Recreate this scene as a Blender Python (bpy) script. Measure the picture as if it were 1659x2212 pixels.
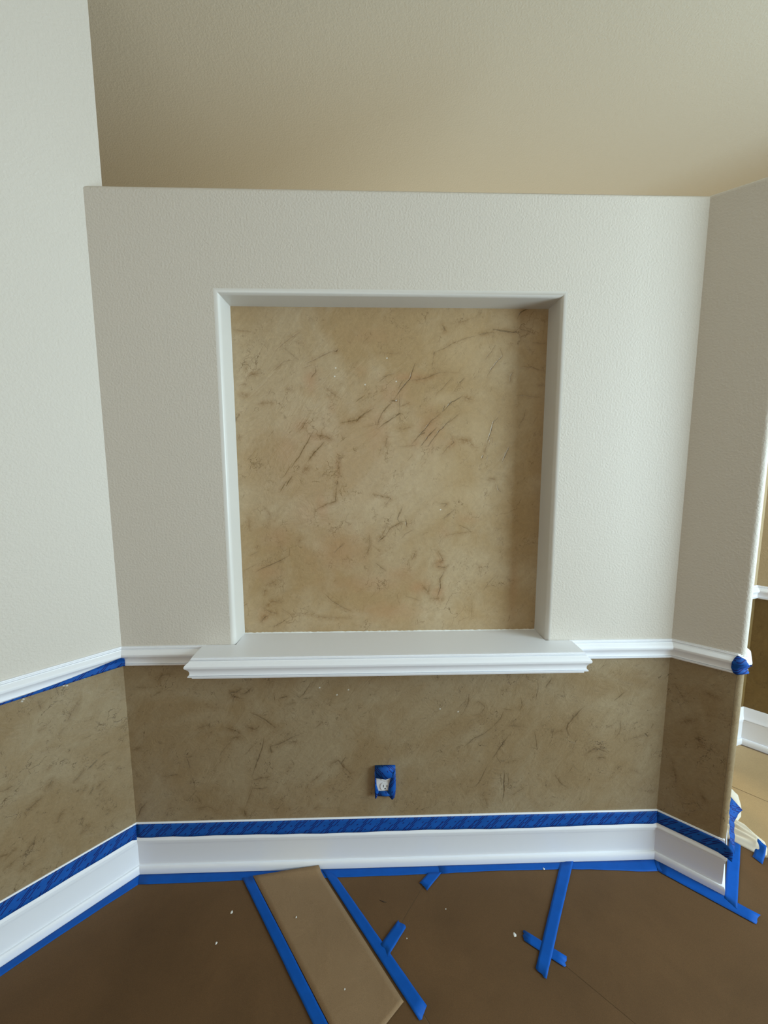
import bpy, bmesh, math, random
import numpy as np
from mathutils import Matrix, Vector

# ------------------------------------------------------------------ scene, camera, light
for o in list(bpy.data.objects): bpy.data.objects.remove(o)
scene = bpy.context.scene
COL = scene.collection
random.seed(7); rng = np.random.default_rng(7)

cam = bpy.data.cameras.new('camera'); camo = bpy.data.objects.new('camera', cam); COL.objects.link(camo)
cam.sensor_fit = 'VERTICAL'; cam.sensor_height = 24.0; cam.sensor_width = 18.0
cam.lens = 873.377 / 2212 * 24.0; cam.clip_start = 0.02
PITCH, YAW, ROLL = -0.1209256, 0.0272456, 0.0018484
camo.matrix_world = (Matrix.Translation((0, -1.33958, 1.48182)) @ Matrix.Rotation(-YAW, 4, 'Z')
                     @ Matrix.Rotation(math.pi/2 + PITCH, 4, 'X') @ Matrix.Rotation(-ROLL, 4, 'Z'))
scene.camera = camo

world = bpy.data.worlds.new('world'); scene.world = world; world.use_nodes = True
bg = world.node_tree.nodes['Background']; bg.inputs[0].default_value = (.80, .90, 1, 1); bg.inputs[1].default_value = 1.0

scene.view_settings.view_transform = 'Standard'; scene.view_settings.look = 'None'
scene.view_settings.gamma = 1; scene.view_settings.use_curve_mapping = False
scene.view_settings.exposure = 0.36

def area(name, loc, direction, sx, sy, power, color):
    l = bpy.data.lights.new(name, 'AREA'); l.shape = 'RECTANGLE'; l.size = sx; l.size_y = sy
    l.energy = power; l.color = color
    o = bpy.data.objects.new(name, l); COL.objects.link(o)
    o.location = loc; o.rotation_euler = Vector(direction).to_track_quat('-Z', 'Y').to_euler()
    return o
# daylight entering by the glazed door of the right wall, plus warm fills added at unseen windows behind and beyond
area('daylight_door', (3.17, -1.57, 1.46), (-1, 0, 0), 1.46, 1.95, 112, (.695, .905, 1.0))
area('fill_rear', (-0.6, -4.17, 1.55), (0, 1, 0), 2.0, 1.3, 9, (1.0, .82, .60))
area('fill_beyond', (0.8, 4.17, 1.7), (0, -1, 0), 2.2, 1.6, 62, (1.0, .85, .50))
# ------------------------------------------------------------------ geometry constants (metres)
XL, XR = -0.86084, 1.05501
AL, AR = 0.799434, 0.725652
DL = (-math.cos(AL), -math.sin(AL)); DR = (math.cos(AR), -math.sin(AR)); RET = (math.sin(AR), math.cos(AR))
ZT, ZB, ZR = 2.3092, 0.1955, 0.862
RLEN = 0.199
E0 = (XR + DR[0]*RLEN, -0.0 + DR[1]*RLEN)          # sharp outside corner of the right wall
RETLEN = 0.20
CEIL = 3.05
NX0, NX1, NZ1, ND = -0.4873, 0.6159, 2.0158, 0.0944
SILL = 0.862

# ------------------------------------------------------------------ materials
def mat(name): 
    m = bpy.data.materials.new(name); m.use_nodes = True
    nt = m.node_tree; b = nt.nodes['Principled BSDF']; return m, nt, b
def N(nt, t, **kw):
    n = nt.nodes.new(t)
    for k, v in kw.items(): setattr(n, k, v)
    return n
def noise(nt, scale, detail=2, rough=.5, vec=None, dist=0):
    n = N(nt, 'ShaderNodeTexNoise'); n.inputs['Scale'].default_value = scale
    n.inputs['Detail'].default_value = detail; n.inputs['Roughness'].default_value = rough
    n.inputs['Distortion'].default_value = dist
    if vec is not None: nt.links.new(vec, n.inputs['Vector'])
    return n
def ramp(nt, fac, stops):
    r = N(nt, 'ShaderNodeValToRGB'); e = r.color_ramp.elements
    e[0].position, e[0].color = stops[0][0], (*stops[0][1], 1); e[1].position, e[1].color = stops[1][0], (*stops[1][1], 1)
    for p_, c in stops[2:]: x = e.new(p_); x.color = (*c, 1)
    nt.links.new(fac, r.inputs[0]); return r
def mix(nt, fac, a, b, mode='MIX'):
    m = N(nt, 'ShaderNodeMix', data_type='RGBA', blend_type=mode)
    for s, v in ((m.inputs[0], fac), (m.inputs[6], a), (m.inputs[7], b)):
        if isinstance(v, (int, float)): s.default_value = v
        elif isinstance(v, tuple): s.default_value = (*v, 1)
        else: nt.links.new(v, s)
    return m.outputs[2]
def math_(nt, op, a, b=None, c=None, clamp=False):
    m = N(nt, 'ShaderNodeMath', operation=op, use_clamp=clamp)
    for s, v in zip(m.inputs, (a, b, c)):
        if v is None: continue
        if isinstance(v, (int, float)): s.default_value = v
        else: nt.links.new(v, s)
    return m.outputs[0]
def objcoord(nt, scale=(1,1,1), rot=(0,0,0)):
    t = N(nt, 'ShaderNodeTexCoord'); mp = N(nt, 'ShaderNodeMapping')
    mp.inputs['Scale'].default_value = scale; mp.inputs['Rotation'].default_value = rot
    nt.links.new(t.outputs['Object'], mp.inputs[0]); return mp.outputs[0]
LEAN = math.radians(-42)
def leaning(nt, ang, scale):
    t = N(nt, 'ShaderNodeTexCoord'); a = N(nt, 'ShaderNodeMapping'); b_ = N(nt, 'ShaderNodeMapping')
    a.inputs['Rotation'].default_value = (0, ang, 0); b_.inputs['Scale'].default_value = scale
    nt.links.new(t.outputs['Object'], a.inputs[0]); nt.links.new(a.outputs[0], b_.inputs[0]); return b_.outputs[0]
def bump(nt, b, height, strength, dist, prev=None):
    n = N(nt, 'ShaderNodeBump'); n.inputs['Strength'].default_value = strength; n.inputs['Distance'].default_value = dist
    nt.links.new(height, n.inputs['Height'])
    if prev: nt.links.new(prev, n.inputs['Normal'])
    nt.links.new(n.outputs[0], b.inputs['Normal']); return n.outputs[0]

def paint(name, col, rough=.55, peel=.38):
    m, nt, b = mat(name); v = objcoord(nt)
    n1 = noise(nt, 150, 3, .55, v); n2 = noise(nt, 1.3, 2, .5, v)
    c = mix(nt, math_(nt, 'MULTIPLY', n2.outputs[0], .35), col, tuple(x*.93 for x in col))
    nt.links.new(c, b.inputs['Base Color']); b.inputs['Roughness'].default_value = rough
    b.inputs['Specular IOR Level'].default_value = .35
    r = ramp(nt, n1.outputs[0], [(.38, (0,0,0)), (.66, (1,1,1))])
    bump(nt, b, r.outputs[0], peel, .0012); return m
WALLC = (.662, .612, .548)
M_WALL = paint('wall_paint', WALLC)
M_CEIL = paint('ceiling_paint', (.66, .625, .53), .8, .35)
M_FARW = paint('tan_wall_paint', (.47, .36, .215))
M_SMOOTH = paint('niche_edge_paint', (.70, .675, .635), .32, .05)

def trim_mat(name, col, rough=.32):
    m, nt, b = mat(name); v = objcoord(nt); n = noise(nt, 60, 2, .5, v)
    b.inputs['Base Color'].default_value = (*col, 1); b.inputs['Roughness'].default_value = rough
    bump(nt, b, n.outputs[0], .08, .001); return m
M_TRIM = trim_mat('white_gloss_trim', (.87, .88, .93))
M_SHELFTOP = M_TRIM
M_CAULK = trim_mat('white_caulk', (.82, .82, .80), .5)

def plaster(name, base, pale, dark, ochre, scale=1.0, rough=.33, gb=1.0, ckw=1.0, crackc=(.05, .034, .016)):
    m, nt, b = mat(name)
    v = objcoord(nt, (1, 1, 1)); 
    vs = leaning(nt, LEAN, (2.6, 2.6, .75))      # strokes lean to the upper right
    big = noise(nt, 2.6*scale, 4, .6, v, .6); st = noise(nt, 6.0*scale, 5, .62, vs, 1.2)
    med = noise(nt, 12*scale, 6, .7, v, .8); fine = noise(nt, 90*scale, 4, .7, v, .4)
    f1 = ramp(nt, big.outputs[0], [(.40, (0,0,0)), (.60, (1,1,1))]).outputs[0]
    c = mix(nt, f1, base, pale)
    f2 = ramp(nt, st.outputs[0], [(.44, (1,1,1)), (.60, (0,0,0))]).outputs[0]
    c = mix(nt, math_(nt, 'MULTIPLY', f2, .16), c, dark)
    f3 = ramp(nt, med.outputs[0], [(.56, (0,0,0)), (.78, (1,1,1))]).outputs[0]
    c = mix(nt, math_(nt, 'MULTIPLY', f3, .5), c, pale)
    f4 = ramp(nt, med.outputs[0], [(.26, (1,1,1)), (.42, (0,0,0))]).outputs[0]
    c = mix(nt, math_(nt, 'MULTIPLY', f4, .45), c, dark)
    f5 = ramp(nt, fine.outputs[0], [(.35, (.93,.93,.93)), (.65, (1.05,1.05,1.05))]).outputs[0]
    c = mix(nt, 1.0, c, f5, 'MULTIPLY')
    def att(nm):
        a = N(nt, 'ShaderNodeAttribute', attribute_name=nm); return a.outputs['Fac']
    c = mix(nt, math_(nt, 'MULTIPLY', att('rust'), .7), c, ochre)
    c = mix(nt, math_(nt, 'MULTIPLY', att('pale'), .55), c, tuple(x*1.12 for x in pale))
    halo = att('halo'); hn = noise(nt, 110, 5, .75, v, .6)
    hf = math_(nt, 'MULTIPLY', halo, ramp(nt, hn.outputs[0], [(.38, (.15,)*3), (.6, (1,)*3)]).outputs[0])
    c = mix(nt, math_(nt, 'MULTIPLY', hf, .85), c, (dark[0]*.72, dark[1]*.60, dark[2]*.45))
    # sparse hairline cracks and rough pitted patches
    def cracks(sc, lo, hi, wdt, ang):
        wv = N(nt, 'ShaderNodeVectorMath', operation='ADD'); nz = noise(nt, 14*sc, 4, .6, v); ws = N(nt, 'ShaderNodeVectorMath', operation='SCALE')
        ws.inputs['Scale'].default_value = .16/sc; nt.links.new(nz.outputs[1], ws.inputs[0]); nt.links.new(leaning(nt, LEAN+ang, (1.9, 1, .8)), wv.inputs[0]); nt.links.new(ws.outputs[0], wv.inputs[1])
        vo = N(nt, 'ShaderNodeTexVoronoi', feature='DISTANCE_TO_EDGE'); vo.inputs['Scale'].default_value = 11*sc; nt.links.new(wv.outputs[0], vo.inputs['Vector'])
        ln = ramp(nt, vo.outputs['Distance'], [(0, (1,1,1)), (wdt, (0,0,0))]).outputs[0]
        mk = ramp(nt, noise(nt, 9*sc, 3, .6, v, .5).outputs[0], [(lo, (0,0,0)), (hi, (1,1,1))]).outputs[0]
        return math_(nt, 'MULTIPLY', ln, mk)
    ck = math_(nt, 'MAXIMUM', cracks(1.0*scale, .53, .66, .022, 0), math_(nt, 'MULTIPLY', cracks(2.3*scale, .57, .68, .05, .5), .8))
    pit = math_(nt, 'MULTIPLY', ramp(nt, noise(nt, 130, 4, .75, v, .5).outputs[0], [(.33, (1,1,1)), (.46, (0,0,0))]).outputs[0],
                ramp(nt, noise(nt, 8*scale, 3, .65, v, 1.0).outputs[0], [(.56, (0,0,0)), (.66, (1,1,1))]).outputs[0])
    ck = math_(nt, 'MAXIMUM', math_(nt, 'MULTIPLY', ck, .9), math_(nt, 'MULTIPLY', pit, .6))
    c = mix(nt, math_(nt, 'MULTIPLY', ck, .8*ckw, clamp=True), c, (dark[0]*.42, dark[1]*.36, dark[2]*.28))
    crack = att('crack')
    c = mix(nt, math_(nt, 'MULTIPLY', crack, .85, clamp=True), c, crackc)
    c = mix(nt, att('speck'), c, (.85, .84, .80))
    nt.links.new(c, b.inputs['Base Color'])
    b.inputs['Roughness'].default_value = rough; b.inputs['Specular IOR Level'].default_value = .45
    h = math_(nt, 'ADD', math_(nt, 'MULTIPLY', st.outputs[0], .55), math_(nt, 'MULTIPLY', med.outputs[0], .5))
    h = math_(nt, 'ADD', h, math_(nt, 'MULTIPLY', fine.outputs[0], .035))
    h = math_(nt, 'SUBTRACT', h, math_(nt, 'MULTIPLY', crack, .22))
    h = math_(nt, 'SUBTRACT', h, math_(nt, 'MULTIPLY', hf, .05))
    h = math_(nt, 'SUBTRACT', h, math_(nt, 'MULTIPLY', ck, .10))
    bump(nt, b, h, .5*gb, .006); return m
M_PLN = plaster('niche_plaster', (.405,.280,.145), (.478,.368,.232), (.335,.220,.102), (.43,.245,.128), rough=.27, ckw=1.0, gb=1.2)
M_PLW = plaster('wainscot_plaster', (.285,.200,.107), (.335,.258,.158), (.205,.133,.063), (.27,.16,.083), scale=1.3, rough=.40, gb=1.6, ckw=1.35)
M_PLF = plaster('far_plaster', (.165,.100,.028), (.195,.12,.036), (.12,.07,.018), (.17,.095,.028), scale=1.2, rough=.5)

def paper(name, col, mott=.32, sc=1.0):
    m, nt, b = mat(name); v = objcoord(nt)
    n1 = noise(nt, 3.2*sc, 4, .6, v, .5); n2 = noise(nt, 900, 2, .6, v); n3 = noise(nt, 45, 3, .6, v)
    c = mix(nt, n1.outputs[0], tuple(x*(1-mott) for x in col), tuple(x*(1+mott) for x in col))
    c = mix(nt, 1.0, c, ramp(nt, n2.outputs[0], [(.3, (.80,.79,.78)), (.7, (1.15,1.14,1.12))]).outputs[0], 'MULTIPLY')
    nt.links.new(c, b.inputs['Base Color']); b.inputs['Roughness'].default_value = .72
    b.inputs['Specular IOR Level'].default_value = .2
    h = math_(nt, 'ADD', math_(nt, 'MULTIPLY', n1.outputs[0], 1), math_(nt, 'MULTIPLY', n3.outputs[0], .05))
    bump(nt, b, h, .35, .012); return m
M_PAPER = paper('brown_floor_paper', (.128, .070, .031))
M_STRIP = paper('light_kraft_strip', (.262, .168, .092), .14, 2)
M_PAPFAR = paper('far_floor_paper', (.44, .31, .165), .14)
M_FLOOR = paper('floor_boards', (.16, .11, .07))

def tape_mat(name, col, pattern):
    m, nt, b = mat(name)
    v = objcoord(nt); n1 = noise(nt, 25, 3, .6, v)
    c = mix(nt, n1.outputs[0], tuple(x*.82 for x in col), tuple(min(1, x*1.2) for x in col))
    if pattern:
        uv = N(nt, 'ShaderNodeUVMap'); sp = N(nt, 'ShaderNodeSeparateXYZ'); nt.links.new(uv.outputs[0], sp.inputs[0])
        u, w = sp.outputs[0], sp.outputs[1]                       # metres along and across
        s = math_(nt, 'SUBTRACT', u, math_(nt, 'MULTIPLY', w, 1.1))
        cell = math_(nt, 'FRACT', math_(nt, 'DIVIDE', s, .060))
        lines = math_(nt, 'LESS_THAN', math_(nt, 'FRACT', math_(nt, 'DIVIDE', s, .0075)), .55)
        grp = math_(nt, 'LESS_THAN', cell, .48)
        # the slanted bars stop short at alternating edges of the tape
        ww = math_(nt, 'DIVIDE', w, .05)
        row = math_(nt, 'LESS_THAN', math_(nt, 'ABSOLUTE', math_(nt, 'SUBTRACT', math_(nt, 'FRACT', math_(nt, 'ADD', ww, math_(nt, 'MULTIPLY', math_(nt, 'FLOOR', math_(nt, 'DIVIDE', s, .0075)), .37))), .5)), .36)
        k = math_(nt, 'MULTIPLY', math_(nt, 'MULTIPLY', lines, grp), row)
        # small dots between the bars
        du = math_(nt, 'SUBTRACT', math_(nt, 'FRACT', math_(nt, 'DIVIDE', math_(nt, 'ADD', s, .012), .024)), .5)
        dv = math_(nt, 'SUBTRACT', math_(nt, 'FRACT', math_(nt, 'DIVIDE', w, .018)), .5)
        d2 = math_(nt, 'ADD', math_(nt, 'POWER', math_(nt, 'MULTIPLY', du, .024), 2), math_(nt, 'POWER', math_(nt, 'MULTIPLY', dv, .018), 2))
        dot = math_(nt, 'MULTIPLY', math_(nt, 'LESS_THAN', d2, .0000065), math_(nt, 'GREATER_THAN', cell, .5))
        k = math_(nt, 'MAXIMUM', k, dot)
        c = mix(nt, k, c, (.006, .014, .13))
    nt.links.new(c, b.inputs['Base Color']); b.inputs['Roughness'].default_value = .6
    b.inputs['Specular IOR Level'].default_value = .2
    n2 = noise(nt, 420, 2, .5, v); n3 = noise(nt, 14, 2, .5, v)
    h = math_(nt, 'ADD', math_(nt, 'MULTIPLY', n2.outputs[0], .12), n3.outputs[0]); bump(nt, b, h, .3, .002)
    return m
M_TAPEF = tape_mat('blue_masking_tape', (.001, .082, .40), False)
M_TAPEP = tape_mat('printed_blue_tape', (.006, .080, .36), True)

def plain(name, col, rough=.5):
    m, nt, b = mat(name); v = objcoord(nt); n = noise(nt, 40, 2, .5, v)
    c = mix(nt, n.outputs[0], tuple(x*.9 for x in col), tuple(min(1, x*1.08) for x in col))
    nt.links.new(c, b.inputs['Base Color']); b.inputs['Roughness'].default_value = rough; return m
M_PLATE = plain('white_outlet_plastic', (.78, .78, .80), .35); M_DARK = plain('dark_slot', (.012, .012, .015), .6)
M_DROP = plain('dried_white_paint', (.80, .79, .75), .4); M_SHAVE = plain('dark_wood_shaving', (.035, .018, .012), .7)
def cloth_mat():
    m, nt, b = mat('canvas_drop_cloth'); v = objcoord(nt); n = noise(nt, 9, 3, .6, v); w = noise(nt, 600, 2, .5, v)
    c = mix(nt, n.outputs[0], (.62, .52, .37), (.80, .77, .70)); nt.links.new(c, b.inputs['Base Color'])
    b.inputs['Roughness'].default_value = .9; b.inputs['Specular IOR Level'].default_value = .1
    bump(nt, b, w.outputs[0], .3, .001); return m
M_CLOTH = cloth_mat()

# ------------------------------------------------------------------ object helpers
def link(name, me, m=None, parent=None, smooth=False):
    o = bpy.data.objects.new(name, me); COL.objects.link(o)
    if m: me.materials.append(m)
    if parent: o.parent = parent
    if smooth:
        me.shade_smooth()
    return o
def mesh(name, verts, faces, m=None, parent=None, smooth=False, origin=None, uvs=None):
    me = bpy.data.meshes.new(name)
    vs = [tuple(v) for v in verts]
    if origin is not None: vs = [(a-origin[0], b-origin[1], c-origin[2]) for a, b, c in vs]
    me.from_pydata(vs, [], faces); me.update()
    if uvs is not None:
        l = me.uv_layers.new(name='UVMap')
        for lp in me.loops: l.data[lp.index].uv = uvs[lp.vertex_index]
    o = link(name, me, m, parent, smooth)
    if origin is not None: o.location = origin
    return o
def recalc(o):
    bm = bmesh.new(); bm.from_mesh(o.data); bmesh.ops.remove_doubles(bm, verts=bm.verts, dist=1e-6)
    bmesh.ops.recalc_face_normals(bm, faces=bm.faces); bm.to_mesh(o.data); bm.free(); return o
def struct(o): o['kind'] = 'structure'; return o
def tag(o, label, cat, group=None):
    o['label'] = label; o['category'] = cat
    if group: o['group'] = group
    return o
def prism(name, poly, z0, z1, m, parent=None, origin=None):
    n = len(poly); v = [(x, y, z0) for x, y in poly] + [(x, y, z1) for x, y in poly]
    f = [tuple(range(n))[::-1], tuple(range(n, 2*n))] + [(i, (i+1) % n, n+(i+1) % n, n+i) for i in range(n)]
    return recalc(mesh(name, v, f, m, parent, origin=origin))
def bevel(o, w, seg=3, ang=30):
    b = o.modifiers.new('bevel', 'BEVEL'); b.width = w; b.segments = seg; b.limit_method = 'ANGLE'; b.angle_limit = math.radians(ang)
    o.data.shade_smooth(); e = o.modifiers.new('wn', 'WEIGHTED_NORMAL'); e.keep_sharp = True
    return o

def norm2(d): l = math.hypot(*d); return (d[0]/l, d[1]/l)
def offsets(path, closed=False):
    """per node: unit-offset vector (mitred) towards the room, right-hand side of travel"""
    res = []; n = len(path)
    for i in range(n):
        ds = []
        if i > 0 or closed: ds.append(norm2((path[i][0]-path[i-1][0], path[i][1]-path[i-1][1])))
        if i < n-1 or closed: ds.append(norm2((path[(i+1) % n][0]-path[i][0], path[(i+1) % n][1]-path[i][1])))
        ns = [(d[1], -d[0]) for d in ds]
        if len(ns) == 1: res.append(ns[0])
        else:
            s = (ns[0][0]+ns[1][0], ns[0][1]+ns[1][1]); k = s[0]*ns[0][0]+s[1]*ns[0][1]; res.append((s[0]/k, s[1]/k))
    return res
def sweep(name, path, profile, i0, i1, m, parent=None, smooth=False, back=True):
    """profile: (distance from wall, z) points, closed on the wall side"""
    off = offsets(path); P = len(profile); v = []; f = []
    for i in range(i0, i1+1):
        for d, z in profile: v.append((path[i][0]+off[i][0]*d, path[i][1]+off[i][1]*d, z))
    K = i1-i0
    for k in range(K):
        for j in range(P-(0 if back else 1)):
            a = k*P+j; b_ = k*P+(j+1) % P; f.append((a, b_, b_+P, a+P))
    if back: f.append(tuple(range(P))); f.append(tuple(range(K*P, K*P+P))[::-1])
    o = recalc(mesh(name, v, f, m, parent))
    if smooth:
        o.data.shade_smooth()
        o.data.set_sharp_from_angle(angle=math.radians(24))
    return o
def arcp(cx_, cy_, r, a0, a1, n):
    return [(cx_+r*math.cos(math.radians(a0+(a1-a0)*i/n)), cy_+r*math.sin(math.radians(a0+(a1-a0)*i/n))) for i in range(n+1)]

# ------------------------------------------------------------------ setting: floor, ceiling and outer walls
def box(name, x0, x1, y0, y1, z0, z1, m, parent=None):
    return prism(name, [(x0,y0),(x1,y0),(x1,y1),(x0,y1)], z0, z1, m, parent)
struct(box('floor', -4.2, 3.4, -4.4, 4.4, -.1, 0, M_FLOOR))
struct(box('ceiling', -4.2, 3.4, -4.4, 4.4, CEIL, CEIL+.1, M_CEIL))
LX, LY = XL+DL[0]*2.45, DL[1]*2.45                       # where the left wall meets the side wall
UP = (XL-DL[0]*.050, -DL[1]*.050)                        # end of the upper left wall, just past the ledge
NLW = (math.sin(AL), -math.cos(AL))                      # room side normal of the left wall
tk = .13
wl = prism('wall_left', [UP, (LX, LY), (LX-NLW[0]*tk, LY-NLW[1]*tk), (UP[0]-NLW[0]*tk, UP[1]-NLW[1]*tk)], 0, CEIL, M_WALL); struct(wl)
def wall_with_hole(name, axis, c, t, a0, a1, z1, h, m):
    """thin wall at x=c (axis 'x') or y=c (axis 'y') from a0 to a1 with opening h=(b0,b1,zb0,zb1)"""
    xs = [a0, h[0], h[1], a1]; zs = [0, h[2], h[3], z1]; v = []; f = []
    for i in range(3):
        for k in range(3):
            if i == 1 and k == 1 or zs[k+1]-zs[k] < 1e-4: continue
            s = len(v)
            for tt in (c, c+t):
                for a, z in ((xs[i], zs[k]), (xs[i+1], zs[k]), (xs[i+1], zs[k+1]), (xs[i], zs[k+1])):
                    v.append((tt, a, z) if axis == 'x' else (a, tt, z))
            f += [(s,s+1,s+2,s+3), (s+7,s+6,s+5,s+4), (s,s+4,s+5,s+1), (s+1,s+5,s+6,s+2), (s+2,s+6,s+7,s+3), (s+3,s+7,s+4,s)]
    return struct(mesh(name, v, f, m))
def window(name, axis, c, h, nmull, kind_name='frame'):
    root = bpy.data.objects.new(name, None); COL.objects.link(root); struct(root)
    xs = np.linspace(h[0], h[1], nmull+1)
    for i, a in enumerate(xs):
        w = .03
        aa = min(max(a, h[0]+w), h[1]-w)
        q = (c+.02, c+.07, aa-w, aa+w) if axis == 'x' else (aa-w, aa+w, c+.02, c+.07)
        box('mullion', *q, h[2], h[3], M_TRIM, root)
    for z in (h[2], h[3]-.06):
        q = (c+.02, c+.07, h[0], h[1]) if axis == 'x' else (h[0], h[1], c+.02, c+.07)
        box('rail', *q, z, z+.06, M_TRIM, root)
hd = (-2.34, -.80, .42, 2.5)
wall_with_hole('wall_side_right', 'x', 3.25, .12, -4.3, -.70, CEIL, hd, M_FARW); window('window_1', 'x', 3.25, hd, 2)
hr = (-1.65, .45, .85, 2.25)
wall_with_hole('wall_rear', 'y', -4.25, -.12, LX-.05, 3.25, CEIL, hr, M_FARW); window('added_window_2', 'y', -4.40, hr, 2)  # unseen rear window, added to go with the warm fill lamp
hb = (-.35, 1.95, .85, 2.55)
wall_with_hole('wall_beyond', 'y', 4.25, .12, -4.1, 3.37, CEIL, hb, M_WALL); window('added_window_3', 'y', 4.25, hb, 2)  # unseen window, added for the lamp that warms the ceiling
struct(box('wall_side_left', LX-.12, LX, -4.25, LY+.02, 0, CEIL, M_FARW))
struct(box('wall_beyond_left', -4.1, -3.98, -1.7, 4.25, 0, CEIL, M_FARW))
struct(box('wall_beyond_right', 3.25, 3.37, .65, 4.25, 0, CEIL, M_WALL))
struct(box('wall_beyond_front', -4.1, LX-.05, -1.82, -1.70, 0, CEIL, M_FARW))

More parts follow.
